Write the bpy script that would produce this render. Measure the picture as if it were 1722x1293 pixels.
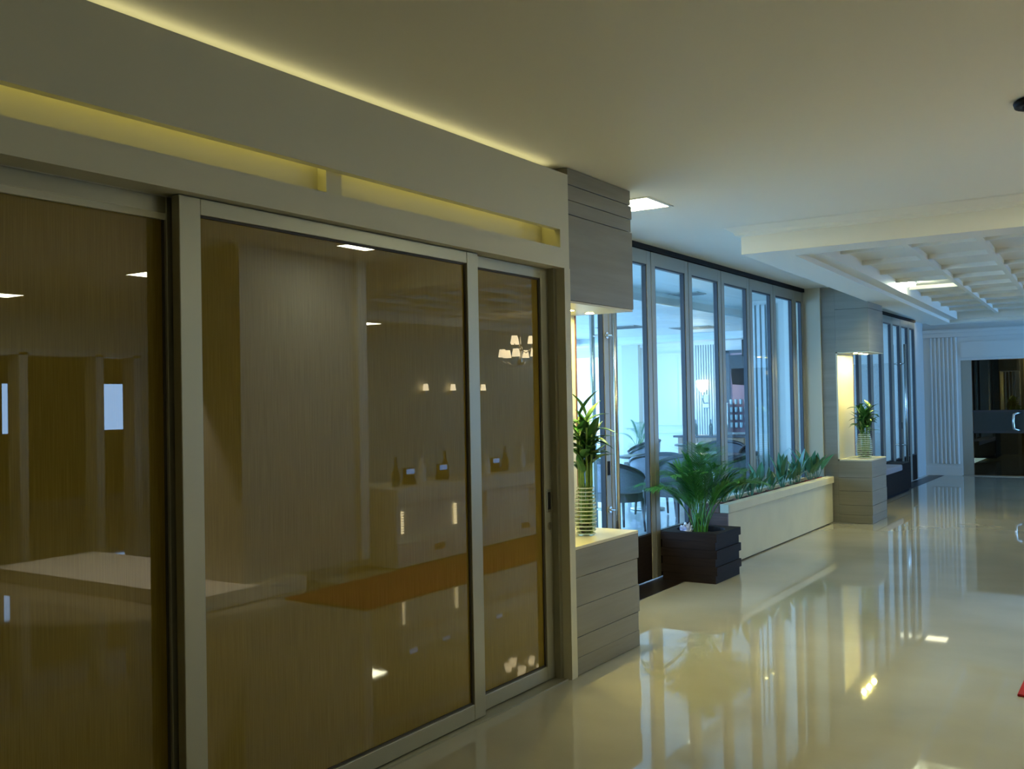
import bpy, bmesh, math, random
from mathutils import Vector, Matrix
random.seed(7)
S = bpy.context.scene
for o in list(bpy.data.objects): bpy.data.objects.remove(o)
COL = S.collection

# ------------------------------------------------------------------ camera, world, exposure
F, YAW, PITCH, ROLL = 1659.0, 0.5785, 0.01636, -0.01886
fw = Vector((-math.sin(YAW)*math.cos(PITCH), math.cos(YAW)*math.cos(PITCH), math.sin(PITCH)))
r0 = Vector((math.cos(YAW), math.sin(YAW), 0)); u0 = r0.cross(fw)
rt = r0*math.cos(ROLL) + u0*math.sin(ROLL); up = u0*math.cos(ROLL) - r0*math.sin(ROLL)
cd = bpy.data.cameras.new('camera'); cam = bpy.data.objects.new('camera', cd); COL.objects.link(cam)
cd.sensor_fit = 'HORIZONTAL'; cd.sensor_width = 36; cd.lens = F*36/1722; cd.clip_start = .05; cd.clip_end = 200
m = Matrix((rt, up, -fw)).transposed().to_4x4(); m.translation = (0, 0, 1.55); cam.matrix_world = m
S.camera = cam
S.view_settings.view_transform = 'Standard'; S.view_settings.look = 'None'
S.view_settings.gamma = 1; S.view_settings.use_curve_mapping = False
S.view_settings.exposure = 1.0
w = bpy.data.worlds.new('daylight'); S.world = w; w.use_nodes = True
w.node_tree.nodes['Background'].inputs[0].default_value = (.62, .82, 1, 1)
w.node_tree.nodes['Background'].inputs[1].default_value = 1.6
cy = S.cycles
cy.max_bounces = 10; cy.diffuse_bounces = 5; cy.glossy_bounces = 5; cy.transmission_bounces = 8; cy.transparent_max_bounces = 16
cy.sample_clamp_indirect = 6; cy.caustics_reflective = False; cy.caustics_refractive = False

def area(name, loc, direction, sx, sy, power, color, spread=180):
    l = bpy.data.lights.new(name, 'AREA'); l.shape = 'RECTANGLE'; l.size = sx; l.size_y = sy
    l.energy = power; l.color = color; l.spread = math.radians(spread)
    o = bpy.data.objects.new(name, l); COL.objects.link(o); o.location = loc
    o.rotation_euler = Vector(direction).to_track_quat('-Z', 'Y').to_euler(); return o
# daylight entering the dining room through its window walls, and the lobby through its outer windows
DAY = (.25, .53, 1.0)
area('daylight_dining_side', (-12.85, 13.0, 1.7), (1, 0, -.55), 11.5, 2.1, 460, DAY, 140)
area('daylight_dining_near', (-8.5, 5.15, 1.6), (0, 1, -.5), 7.0, 2.2, 230, DAY, 140)
area('daylight_lobby', (10.55, 10.0, 1.6), (-1, 0, 0), 6.0, .9, 60, DAY)
area('far_wall_fill', (4.0, 18.0, 1.3), (-1, 0, 0), 3.2, 2.2, 130, (.16, .45, 1.0))  # added blue fill out of view, brightening the far wall; no entrance built
sl = bpy.data.lights.new('plinth_fill_spot', 'SPOT'); sl.energy = 260; sl.color = (1, .86, .66); sl.spot_size = math.radians(62); sl.spot_blend = .3; sl.shadow_soft_size = .03  # added spot out of view, brightening the mirrored plinth
so_ = bpy.data.objects.new('plinth_fill_spot', sl); COL.objects.link(so_); so_.location = (1.7, 5.0, 2.84); so_.rotation_euler = (math.radians(8), 0, 0)
PANEL_L = 35.0

# ------------------------------------------------------------------ helpers
BASE = {}
class MB:
    def __init__(s): s.bm = bmesh.new()
    def box(s, x0, y0, z0, x1, y1, z1, bev=0):
        x0, x1 = min(x0, x1), max(x0, x1); y0, y1 = min(y0, y1), max(y0, y1); z0, z1 = min(z0, z1), max(z0, z1)
        v = [s.bm.verts.new(p) for p in ((x0,y0,z0),(x1,y0,z0),(x1,y1,z0),(x0,y1,z0),(x0,y0,z1),(x1,y0,z1),(x1,y1,z1),(x0,y1,z1))]
        fs = [s.bm.faces.new([v[i] for i in f]) for f in ((3,2,1,0),(4,5,6,7),(0,1,5,4),(1,2,6,5),(2,3,7,6),(3,0,4,7))]
        if bev:
            es = list({e for f in fs for e in f.edges})
            bmesh.ops.bevel(s.bm, geom=es, offset=bev, segments=2, profile=.5, affect='EDGES')
        return s
    def hexa(s, pts):
        v = [s.bm.verts.new(p) for p in pts]
        for f in ((3,2,1,0),(4,5,6,7),(0,1,5,4),(1,2,6,5),(2,3,7,6),(3,0,4,7)): s.bm.faces.new([v[i] for i in f])
        return s
    def prism(s, poly, axis, a, b):
        def P(p, t):
            return {'x': (t, p[0], p[1]), 'y': (p[0], t, p[1]), 'z': (p[0], p[1], t)}[axis]
        A = [s.bm.verts.new(P(p, a)) for p in poly]; Bv = [s.bm.verts.new(P(p, b)) for p in poly]; n = len(poly)
        s.bm.faces.new(A); s.bm.faces.new(Bv[::-1])
        for i in range(n): s.bm.faces.new((A[i], Bv[i], Bv[(i+1) % n], A[(i+1) % n]))
        return s
    def lathe(s, prof, c=(0,0,0), n=24, cap=True):
        rings = []
        for r, z in prof:
            rings.append([s.bm.verts.new((c[0]+r*math.cos(2*math.pi*i/n), c[1]+r*math.sin(2*math.pi*i/n), c[2]+z)) for i in range(n)])
        for a, b in zip(rings, rings[1:]):
            for i in range(n): s.bm.faces.new((a[i], a[(i+1)%n], b[(i+1)%n], b[i]))
        if cap:
            s.bm.faces.new(rings[0][::-1]); s.bm.faces.new(rings[-1])
        return s
    def tube(s, pts, r, n=8):
        pts = [Vector(p) for p in pts]; rings = []; N = len(pts)
        rr = r if isinstance(r, (list, tuple)) else [r]*N
        ref = None
        for i, p in enumerate(pts):
            t = (pts[min(i+1, N-1)] - pts[max(i-1, 0)]).normalized()
            if ref is None:
                ref = t.orthogonal().normalized()
            a = (ref - t*ref.dot(t)).normalized(); ref = a; b = t.cross(a)
            rings.append([s.bm.verts.new(p + (a*math.cos(2*math.pi*k/n) + b*math.sin(2*math.pi*k/n))*rr[i]) for k in range(n)])
        for A, Bv in zip(rings, rings[1:]):
            for k in range(n): s.bm.faces.new((A[k], A[(k+1)%n], Bv[(k+1)%n], Bv[k]))
        s.bm.faces.new(rings[0][::-1]); s.bm.faces.new(rings[-1])
        return s
    def leaf(s, p, d, L, W, droop=.4, fold=.25, n=6, upv=Vector((0,0,1))):
        p = Vector(p); d = Vector(d).normalized(); side = d.cross(upv)
        if side.length < 1e-3: side = Vector((1,0,0))
        side.normalize(); prev = None; pos = p.copy(); dd = d.copy()
        for i in range(n+1):
            t = i/n
            wd = W*math.sin(math.pi*min(1, t**.75*.96+.04))**.9 * .5 if i < n else 0.0005
            nrm = side.cross(dd).normalized()
            c = s.bm.verts.new(pos); l = s.bm.verts.new(pos - side*wd + nrm*wd*fold); r = s.bm.verts.new(pos + side*wd + nrm*wd*fold)
            if prev:
                s.bm.faces.new((prev[0], c, l, prev[1])); s.bm.faces.new((prev[2], r, c, prev[0]))
            prev = (c, l, r)
            dd = (dd + Vector((0,0,-droop/n))).normalized(); pos = pos + dd*(L/n)
        return s
    def build(s, name, mat, parent=None, loc=None, smooth=False):
        if parent is not None: base = BASE[parent]
        else: base = Vector((0,0,0))
        off = Vector(loc) if loc is not None else base
        bmesh.ops.recalc_face_normals(s.bm, faces=s.bm.faces) if not getattr(s, 'open', False) else None
        for v in s.bm.verts: v.co -= off
        me = bpy.data.meshes.new(name); s.bm.to_mesh(me); s.bm.free()
        if smooth:
            for p in me.polygons: p.use_smooth = True
        me.materials.append(mat)
        o = bpy.data.objects.new(name, me); COL.objects.link(o)
        if parent is not None: o.parent = parent
        o.location = off - base
        BASE[o] = off
        return o
def tag(o, label=None, cat=None, group=None, kind=None):
    if label: o['label'] = label
    if cat: o['category'] = cat
    if group: o['group'] = group
    if kind: o['kind'] = kind
    return o
def thing(name, loc, label, cat, group=None, kind=None):
    o = bpy.data.objects.new(name, None); o.empty_display_size = .1; COL.objects.link(o); o.location = loc; BASE[o] = Vector(loc)
    return tag(o, label, cat, group, kind)
def bx(name, mat, parent, *a, bev=0, loc=None):
    return MB().box(*a, bev=bev).build(name, mat, parent, loc)
def dup(root, loc, rz=None, label=None, group=None):
    def cp(o, par):
        c = o.copy(); COL.objects.link(c)
        if par is not None: c.parent = par
        for ch in list(o.children): cp(ch, c)
        return c
    r = cp(root, None); r.location = loc
    if rz is not None: r.rotation_euler = (0, 0, rz)
    if label: r['label'] = label
    if group: r['group'] = group
    return r

# ------------------------------------------------------------------ materials
def mat(name, col, rough=.5, metal=0, spec=.5, noise=0, nscale=(8,8,8), bump=0, coat=0, coatr=.03, ior=None, col2=None, detail=4):
    m = bpy.data.materials.new(name); m.use_nodes = True; nt = m.node_tree; p = nt.nodes['Principled BSDF']
    p.inputs['Base Color'].default_value = (*col, 1); p.inputs['Roughness'].default_value = rough; p.inputs['Metallic'].default_value = metal
    p.inputs['Specular IOR Level'].default_value = spec
    if ior: p.inputs['IOR'].default_value = ior
    if coat: p.inputs['Coat Weight'].default_value = coat; p.inputs['Coat Roughness'].default_value = coatr
    if noise or bump or col2:
        tc = nt.nodes.new('ShaderNodeTexCoord'); mp = nt.nodes.new('ShaderNodeMapping'); mp.inputs['Scale'].default_value = nscale
        nz = nt.nodes.new('ShaderNodeTexNoise'); nz.inputs['Scale'].default_value = 1; nz.inputs['Detail'].default_value = detail
        nt.links.new(tc.outputs['Object'], mp.inputs['Vector']); nt.links.new(mp.outputs[0], nz.inputs['Vector'])
        if noise or col2:
            rp = nt.nodes.new('ShaderNodeValToRGB'); a, b = rp.color_ramp.elements; a.position = .3; b.position = .7
            c2 = col2 or tuple(min(1, c*(1+noise)) for c in col); c1 = col if col2 else tuple(c*(1-noise) for c in col)
            a.color = (*c1, 1); b.color = (*c2, 1)
            nt.links.new(nz.outputs[0], rp.inputs[0]); nt.links.new(rp.outputs[0], p.inputs['Base Color'])
        if bump:
            bp = nt.nodes.new('ShaderNodeBump'); bp.inputs['Strength'].default_value = bump; bp.inputs['Distance'].default_value = .01
            nt.links.new(nz.outputs[0], bp.inputs['Height']); nt.links.new(bp.outputs[0], p.inputs['Normal'])
    return m
def emit(name, col, L):
    m = bpy.data.materials.new(name); m.use_nodes = True; p = m.node_tree.nodes['Principled BSDF']
    p.inputs['Base Color'].default_value = (*[min(1, c) for c in col], 1)
    p.inputs['Emission Color'].default_value = (*col, 1); p.inputs['Emission Strength'].default_value = L; return m
def glass(name, tint, ior=1.5, refl=1.0, rough=.0):
    m = bpy.data.materials.new(name); m.use_nodes = True; nt = m.node_tree; nt.nodes.clear()
    out = nt.nodes.new('ShaderNodeOutputMaterial'); mx = nt.nodes.new('ShaderNodeMixShader')
    tr = nt.nodes.new('ShaderNodeBsdfTransparent'); tr.inputs[0].default_value = (*tint, 1)
    gl = nt.nodes.new('ShaderNodeBsdfGlossy'); gl.inputs['Roughness'].default_value = rough; gl.inputs['Color'].default_value = (refl, refl, refl, 1)
    lw = nt.nodes.new('ShaderNodeLayerWeight'); pw = nt.nodes.new('ShaderNodeMath'); pw.operation = 'POWER'; pw.inputs[1].default_value = 5
    f0 = ((ior-1)/(ior+1))**2; ma = nt.nodes.new('ShaderNodeMath'); ma.operation = 'MULTIPLY_ADD'; ma.inputs[1].default_value = 1-f0; ma.inputs[2].default_value = f0
    lw.inputs[0].default_value = .5
    nt.links.new(lw.outputs['Facing'], pw.inputs[0]); nt.links.new(pw.outputs[0], ma.inputs[0]); nt.links.new(ma.outputs[0], mx.inputs[0]); nt.links.new(tr.outputs[0], mx.inputs[1]); nt.links.new(gl.outputs[0], mx.inputs[2])
    nt.links.new(mx.outputs[0], out.inputs[0]); return m

M_WALL = mat('cream_paint', (.60, .585, .47), .55, bump=.03, nscale=(60,60,60))
M_CEIL = mat('ceiling_paint', (.84, .83, .76), .6, bump=.02, nscale=(50,50,50))
M_WHITE = mat('white_paint', (.72, .73, .70), .45)
M_FAR = mat('far_wall_paint', (.64, .66, .64), .5)
M_FLOOR = mat('polished_cream_marble', (.34, .327, .26), .028, spec=.7, nscale=(.7,.9,.7), col2=(.46,.44,.36), detail=9, ior=1.55)
M_FLOOR2 = mat('dining_floor', (.66, .68, .68), .12, noise=.1, nscale=(1,1,1))
M_LAM = mat('greige_streaked_board', (.205, .193, .15), .45, nscale=(1.5,1.5,22), col2=(.255,.24,.19))
M_LAMTOP = mat('cream_shelf_top', (.66, .63, .47), .35)
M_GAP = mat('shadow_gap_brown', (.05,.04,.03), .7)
M_FRAME = mat('champagne_aluminium', (.36, .35, .27), .38, metal=.55)
M_DFRAME = mat('grey_aluminium', (.33, .325, .28), .4, metal=.35)
M_DFRAMED = mat('dark_frame_edge', (.035, .035, .04), .4, metal=.3)
M_STEEL = mat('brushed_steel', (.62,.62,.60), .22, metal=1)
M_DARK = mat('dark_wenge_wood', (.012, .008, .007), .6, spec=.12, nscale=(6,6,60), col2=(.02,.013,.011))
M_MAT = mat('black_granite', (.012,.009,.009), .35)
M_PLANT = mat('planter_cream', (.66, .63, .46), .45, noise=.05, nscale=(3,3,3))
M_SOIL = mat('dark_soil', (.03,.02,.016), .9, noise=.5, nscale=(40,40,40), bump=.5)
M_BROWN = mat('streaked_dark_brown', (.12,.05,.03), .5, noise=.3, nscale=(4,4,40))  # streaky dark brown on the trough's near end and the niche edges
M_RED = mat('red_carpet', (.32,.008,.012), .95, noise=.15, nscale=(300,300,300), bump=.3)
M_GLASS = glass('window_glass', (.80,.93,.97))
M_GLASS_D = glass('dark_door_glass', (.30,.33,.28), 1.6)
M_VASE = glass('green_vase_glass', (.95,.98,.88), 1.45, .9)
def milky(m, col, f):
    nt = m.node_tree; out = [n for n in nt.nodes if n.type == 'OUTPUT_MATERIAL'][0]; src = out.inputs[0].links[0].from_socket
    mx = nt.nodes.new('ShaderNodeMixShader'); mx.inputs[0].default_value = f; df = nt.nodes.new('ShaderNodeBsdfTranslucent'); df.inputs[0].default_value = (*col, 1)
    nt.links.new(src, mx.inputs[1]); nt.links.new(df.outputs[0], mx.inputs[2]); nt.links.new(mx.outputs[0], out.inputs[0])
milky(M_VASE, (.85,.88,.6), .10)
M_RIB = mat('pale_glass_rib', (.72,.76,.58), .15, spec=.8)
M_FROST = mat('frosted_band', (.015,.022,.02), .5)
M_LEAF = mat('leaf_green', (.035,.13,.025), .4, noise=.35, nscale=(15,15,15))
M_LEAF2 = mat('palm_green', (.06,.25,.035), .45, noise=.35, nscale=(12,12,12))
M_LEAF3 = mat('bluish_leaf_green', (.04,.16,.08), .35, noise=.3, nscale=(12,12,12))
M_STALK = mat('stalk_green', (.16,.27,.05), .4, noise=.2, nscale=(30,30,30))
M_PEB = mat('dark_pebbles', (.05,.035,.02), .4, noise=.5, nscale=(60,60,60))
M_TERRA = mat('terracotta', (.22,.08,.05), .7)
M_WICKER = mat('grey_wicker', (.19,.185,.21), .55, noise=.25, nscale=(90,90,140), bump=.4)
M_CHAIRD = mat('dark_chair_wood', (.035,.022,.022), .35)
M_SEAT = mat('brown_seat', (.05,.032,.025), .5)
M_TABLE = mat('dark_table_top', (.04,.025,.025), .22)
M_BARW = mat('bar_wood_front', (.42,.24,.12), .45, noise=.2, nscale=(20,20,2))
M_BLACK = mat('black_plastic', (.008,.008,.01), .6, spec=.15)
M_PINK = mat('mauve_wall', (.45,.26,.30), .6)
M_CUSH = mat('grey_cushion', (.30,.28,.30), .8)
M_BLUEW = mat('blue_white_wrapper', (.12,.22,.6), .3, nscale=(22,22,22), col2=(.8,.85,.95), bump=.5)
M_CRYSTAL = mat('crystal', (.9,.9,.9), .05, spec=1)
M_SHADE = emit('lamp_shade', (1,.82,.5), 4)
M_LED = emit('led_panel', (.94,.91,.60), PANEL_L)
M_LEDDIM = emit('led_panel_dim', (.96,.9,.46), 7)
M_COVE = emit('cove_led', (1,.86,.22), 3.0)
M_WASH = emit('wash_led', (1,.92,.5), 1.0)
M_SPOT = emit('spot_led', (1,.82,.22), 820)
M_COFFER = emit('coffer_lamp', (.92,1,.72), 95)
M_STRIP = emit('counter_led', (1,.85,.5), 3)
M_SCREEN = emit('blue_screen', (.25,.5,1), .9)
M_SCONCE = emit('sconce_globe', (1,.88,.62), 3)

def door_glass():
    m = bpy.data.materials.new('brown_linen_laminated_glass'); m.use_nodes = True; nt = m.node_tree; p = nt.nodes['Principled BSDF']
    tc = nt.nodes.new('ShaderNodeTexCoord'); mp = nt.nodes.new('ShaderNodeMapping'); mp.inputs['Scale'].default_value = (1, 260, 5)
    nz = nt.nodes.new('ShaderNodeTexNoise'); nz.inputs['Scale'].default_value = 1; nz.inputs['Detail'].default_value = 3
    rp = nt.nodes.new('ShaderNodeValToRGB'); a, b = rp.color_ramp.elements; a.position = .25; b.position = .75
    a.color = (.18, .122, .015, 1); b.color = (.25, .175, .03, 1)
    nt.links.new(tc.outputs['Object'], mp.inputs[0]); nt.links.new(mp.outputs[0], nz.inputs['Vector']); nt.links.new(nz.outputs[0], rp.inputs[0])
    nt.links.new(rp.outputs[0], p.inputs['Base Color']); p.inputs['Roughness'].default_value = .6; p.inputs['Specular IOR Level'].default_value = 0
    p.inputs['Coat Weight'].default_value = 1; p.inputs['Coat IOR'].default_value = 1.62; p.inputs['Coat Roughness'].default_value = .0
    return m
M_DOORGL = door_glass()

XW, ZC, XG = -2.745, 2.86, -3.62
# ------------------------------------------------------------------ floor, ceiling, walls
tag(bx('floor', M_FLOOR, None, -3.36, -5, -.1, 10.6, 26, 0), 'polished cream marble corridor floor with soft mirror reflections', 'floor', kind='structure')
tag(bx('floor', M_FLOOR2, None, -13.2, 5, -.1, -3.62, 20, -.004), 'pale blue lit floor of the dining room behind glass', 'floor', kind='structure')
tag(bx('trim_1', M_MAT, None, -3.62, 5.6, -.1, -3.36, 20, .001), 'black granite threshold strip along the foot of the glass wall', 'threshold', kind='structure')
tag(bx('ceiling', M_CEIL, None, -3.75, -5, ZC, 10.6, 20, ZC+.2), 'plain cream corridor ceiling', 'ceiling', kind='structure')
tag(bx('ceiling', M_WHITE, None, -13.2, 5, 2.80, -3.70, 20, 3.0), 'white dining room ceiling seen through the glass', 'ceiling', kind='structure')

# left wall above the sliding doors: slot with hidden cove light
wl = thing('wall_left', (XW, 0, 0), 'cream wall above the brown sliding doors with a lit slot', 'wall', kind='structure')
bx('upper_wall', M_WALL, wl, XW-.04, -5, 2.494, XW, 4.815, ZC-.045)
mb = MB(); mb.box(XW-.30, -5, 2.2, XW-.12, 4.815, ZC-.001); mb.box(XW-.12, 4.72, 2.393, XW-.04, 4.815, ZC-.03)
mb.box(XW-.04, 4.72, 2.393, XW, 4.815, 2.494); mb.box(XW-.12, -5, 2.68, XW-.04, 4.72, 2.72)
mb.build('slot_back', M_WALL, wl)
bx('lower_beam', M_WALL, wl, XW-.12, -5, 2.283, XW, 4.815, 2.393); bx('door_soffit', M_WALL, wl, XW-.17, -5, 2.283, XW-.12, 4.815, 2.30)
bx('slot_divider', M_WALL, wl, XW-.12, 2.955, 2.393, XW-.072, 3.045, 2.68)
bx('cove_light', M_COVE, wl, XW-.118, -5, 2.572, XW-.106, 2.94, 2.582)
bx('cove_light', M_COVE, wl, XW-.118, 3.06, 2.572, XW-.106, 4.66, 2.582)
bx('ceiling_wash_light', M_WASH, wl, XW-.075, -5, ZC-.05, XW-.055, 4.70, ZC-.04)
bx('wall_end', M_WALL, wl, XW-.13, 4.752, 0, XW+.004, 4.815, 2.283)
bx('jamb', M_FRAME, wl, XW-.20, 4.72, 0, XW-.05, 4.752, 2.283)
bx('backing', M_WALL, wl, XW-.30, -5, 0, XW-.22, 4.815, 2.2)

# sliding doors
def slider(name, xf, y0, y1, label, st=.092, top=2.28, handle=False):
    d = thing(name, (xf, (y0+y1)/2, 0), label, 'door', kind='structure')
    gt, gb = top-.058, .088
    bx('stile', M_FRAME, d, xf-.04, y0, .012, xf, y0+st, top, bev=.003)
    bx('stile', M_FRAME, d, xf-.04, y1-st, .012, xf, y1, top, bev=.003)
    bx('top_rail', M_FRAME, d, xf-.038, y0+st, gt, xf-.001, y1-st, top, bev=.003)
    bx('bottom_rail', M_FRAME, d, xf-.038, y0+st, .012, xf-.001, y1-st, gb, bev=.003)
    bx('glass_panel', M_DOORGL, d, xf-.030, y0+st-.01, gb-.01, xf-.018, y1-st+.01, gt+.01)
    mb = MB()
    for a in ((y0+st, gb, y0+st+.008, gt), (y1-st-.008, gb, y1-st, gt), (y0+st, gt-.008, y1-st, gt), (y0+st, gb, y1-st, gb+.008)):
        mb.box(xf-.018, a[0], a[1], xf-.012, a[2], a[3])
    mb.build('gasket', M_GAP, d)
    if handle:
        yh = y1-.05
        h = MB().box(xf, yh-.022, .93, xf+.004, yh+.022, 1.055, bev=.0015).build('flush_pull', M_STEEL, d)
        bx('recess', M_BLACK, h, xf+.004, yh-.012, .945, xf+.0055, yh+.012, 1.04)
        MB().prism([(yh+.016*math.cos(a*math.pi/8), .853+.022*math.sin(a*math.pi/8)) for a in range(16)], 'x', xf, xf+.006).build('lock', M_STEEL, d)
    return d
slider('door_1', -2.862, .25, 2.30, 'brown linen glass sliding door at the left frame edge, set behind its neighbour')
slider('door_2', -2.79, 2.205, 3.985, 'wide front brown glass sliding door between the two set-back panels')
slider('door_3', -2.832, 3.90, 4.735, 'narrow brown glass sliding door with a steel flush pull', handle=True)
slider('door_4', -2.79, -1.6, .33, 'brown sliding door out of view left of the others')
tag(bx('trim_2', M_FRAME, None, -2.90, -5, 0, -2.76, 4.74, .008), 'flat aluminium floor track under the sliding doors', 'track', kind='structure')

# ------------------------------------------------------------------ niche pillars
def pillar(y0, y1, xf, xb, label, zs, zn, top_strips, dep, ztop=ZC):
    p = thing('niche_pillar', (xf-.3, (y0+y1)/2, 0), label, 'pillar', 'niche pillars with a lit display shelf', kind='thing')
    xi = xf-dep                      # niche back plane
    # pedestal boards
    hs = [0.0, .10, .215, .385, .548, zs-.018]
    for i, (a, b) in enumerate(zip(hs, hs[1:])):
        ins = .018 if i % 2 == 1 else 0
        bx('board', M_LAM, p, xi-.0175, y0+(.0 if i % 2 else 0), a+.002, xf-(.004 if i == 0 else 0), y1-ins, b-.001, bev=.0015)
    bx('core', M_GAP, p, xi+.01, y0+.006, .01, xf-.012, y1-.03, zs-.02)
    bx('shelf_top', M_LAMTOP, p, xi+.001, y0, zs-.018, xf, y1, zs, bev=.002)
    # hanging box
    zz = [zn+.012, 2.594, 2.676, 2.763, ztop-.002] if top_strips else [zn+.012, 2.58, ztop-.002]
    for i, (a, b) in enumerate(zip(zz, zz[1:])):
        ins = .016 if i % 2 == 1 else 0
        bx('board', M_LAM, p, xi-.0175, y0, a+.002, xf, y1-ins, b-.002, bev=.0015)
    bx('core', M_GAP, p, xi+.01, y0+.006, zn+.02, xf-.012, y1-.03, ztop-.004)
    bx('niche_soffit', M_LAMTOP, p, xi+.001, y0+.005, zn, xf-.004, y1-.005, zn+.012)
    yc = (y0+y1)/2
    for k in (-.25, 0, .25):
        rg = MB().lathe([(.034, 0), (.034, -.004), (.025, -.004), (.025, 0)], (xi+.19, yc+k, zn-.0005), 16, cap=False).build('downlight', M_STEEL, p)
        MB().lathe([(.024, 0), (.024, .002)], (xi+.19, yc+k, zn-.003), 16).build('lens', M_SPOT, rg)
    # rear slab
    bx('back_slab', M_LAM, p, xb, y0, 0, xi-.018, y1, ztop-.002)
    bx('niche_back', M_LAMTOP, p, xi-.018, y0+.002, zs, xi, y1-.015, zn)
    bx('niche_edge', M_BROWN, p, xi-.02, y1-.015, zs, xi+.004, y1, zn)
    return p
pillar(4.818, 5.625, -2.748, -3.50, 'greige boarded niche pillar at the end of the sliding door wall', .722, 2.095, True, .42)
pillar(12.18, 12.93, -2.86, -3.42, 'farther greige niche pillar beyond the white planter', .765, 2.05, False, .375)
tag(bx('wall_left', M_WALL, None, -3.72, 12.15, 0, -3.42, 12.34, ZC), 'narrow cream wall return at the far end of the first glass wall', 'wall', kind='structure')
tag(bx('wall_left', M_WALL, None, -3.72, 12.34, 0, -3.44, 13.3, ZC), 'wall behind the farther niche pillar', 'wall', kind='structure')
tag(bx('wall_left', M_WALL, None, -3.75, 4.95, 0, -3.52, 6.02, ZC), 'wall behind the nearer niche pillar', 'wall', kind='structure')

# ------------------------------------------------------------------ glass walls
def pane(name, y0, y1, label, handle=False, zk=.39, st=.085, cat='window', top=2.81):
    d = thing(name, (XG, (y0+y1)/2, 0), label, cat, kind='structure')
    g = .006
    zt = top-.115
    bx('stile', M_DFRAME, d, XG-.05, y0+g, .01, XG, y0+st, top, bev=.003)
    bx('stile', M_DFRAME, d, XG-.05, y1-st, .01, XG, y1-g, top, bev=.003)
    bx('top_rail', M_DFRAME, d, XG-.048, y0+st, zt, XG-.001, y1-st, top)
    bx('kick_panel', M_DARK, d, XG-.048, y0+st, .01, XG-.006, y1-st, zk)
    mb = MB()
    for a in ((y0+st-.002, zk, y0+st+.014, zt), (y1-st-.014, zk, y1-st+.002, zt), (y0+st, zt-.014, y1-st, zt), (y0+st, zk, y1-st, zk+.014)):
        mb.box(XG-.045, a[0], a[1], XG-.006, a[2], a[3])
    mb.build('glazing_bead', M_DFRAMED, d)
    bx('glass_sheet', M_GLASS, d, XG-.030, y0+st, zk+.005, XG-.024, y1-st, zt-.005)
    bx('gap', M_DFRAMED, d, XG-.04, y1-g, .01, XG-.012, y1+g, top)
    if handle:
        yh = y1-.05
        for sx, nm in ((1, XG+.075), (-1, XG-.125)):
            h = MB().tube([(nm, yh, .36), (nm, yh, 2.38)], .021, 12).build('pull_handle', M_STEEL, d, smooth=True)
            for z in (.68, 2.05):
                MB().tube([(XG if sx > 0 else XG-.05, yh, z), (nm, yh, z)], .011, 10).build('standoff', M_STEEL, h)
                MB().tube([(XG-.002 if sx > 0 else XG-.05, yh, z), (XG+.012 if sx > 0 else XG-.062, yh, z)], .026, 12).build('rose', M_STEEL, h)
        bx('lock_plate', M_BLACK, d, XG, yh-.02, .95, XG+.004, yh+.02, 1.06)
    return d
js = [6.04, 6.96, 7.765, 8.575, 9.40, 10.22, 11.0, 11.78, 12.14]
lab = ['grey framed glass door with long steel pull handles beside the near pillar',
       'glass panel hinged next to the handled glass door', 'glass panel behind the potted palm, third from the near pillar',
       'glass panel right of the palm, with the wall sconce behind', 'glass panel with the dining bar and screen behind',
       'glass panel with fluted strips showing through', 'plain blue glass panel near the far end of the planter', 'narrow last glass panel beside the cream wall return']
for i in range(8):
    pane('door_5' if i == 0 else 'window_%d' % i, js[i], js[i+1], lab[i], handle=(i == 0), cat='door' if i == 0 else 'window', st=.085 if i < 7 else .07)
j2 = [13.35, 14.15, 14.87, 15.58, 16.30, 17.0, 17.64, 18.30, 18.85]
ordn = ['first', 'second', 'third', 'fourth', 'fifth', 'handled', 'seventh', 'last']
for i in range(8):
    pane('door_6' if i == 5 else 'window_%d' % (8+i), j2[i], j2[i+1],
         'farther glass door with twin long steel pull handles' if i == 5 else '%s glass panel of the farther glass wall beyond the second pillar' % ordn[i],
         handle=(i == 5), zk=.45, st=.075, cat='door' if i == 5 else 'window')
tag(bx('trim_3', M_BLACK, None, XG-.06, 6.02, 2.815, XG+.015, 12.15, ZC-.001), 'black head track above the first glass wall', 'track', kind='structure')
tag(bx('trim_4', M_BLACK, None, XG-.06, 13.3, 2.815, XG+.015, 18.86, ZC-.001), 'black head track above the farther glass wall', 'track', kind='structure')
tag(bx('wall_left', M_FAR, None, -3.86, 18.86, 0, -3.68, 19.9, ZC), 'short blue lit wall between the farther glass wall and end wall', 'wall', kind='structure')

# ------------------------------------------------------------------ far wall with fluting and dark glass doors
wf = thing('wall_far', (-3.3, 19.9, 0), 'pale blue lit end wall of the corridor with fluted strip', 'wall', kind='structure')
bx('wall_panel', M_FAR, wf, -3.80, 19.9, 0, -3.04, 20.1, ZC)
bx('lintel_panel', M_FAR, wf, -3.04, 19.9, 2.14, 3.0, 20.1, ZC)
bx('wall_panel', M_FAR, wf, .2, 19.9, 0, 10.6, 20.1, 2.14)
bx('cornice', M_FAR, wf, -3.80, 19.86, 2.58, 3.0, 19.9, 2.66)
bx('cornice', M_FAR, wf, -3.80, 19.83, 2.66, 3.0, 19.9, 2.72)
bx('raised_panel', M_FAR, wf, -3.02, 19.875, 2.19, .3, 19.9, 2.48)
for i in range(7):
    xc = -3.545 + i*.072
    MB().prism([(xc + .024*math.cos(a), 19.9 - .03*math.sin(a)) for a in [math.pi*k/6 for k in range(7)]], 'z', .22, 2.575).build('flute', M_FAR, wf)
bx('plinth_board', M_FAR, wf, -3.80, 19.88, 0, -3.04, 19.9, .16)
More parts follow.
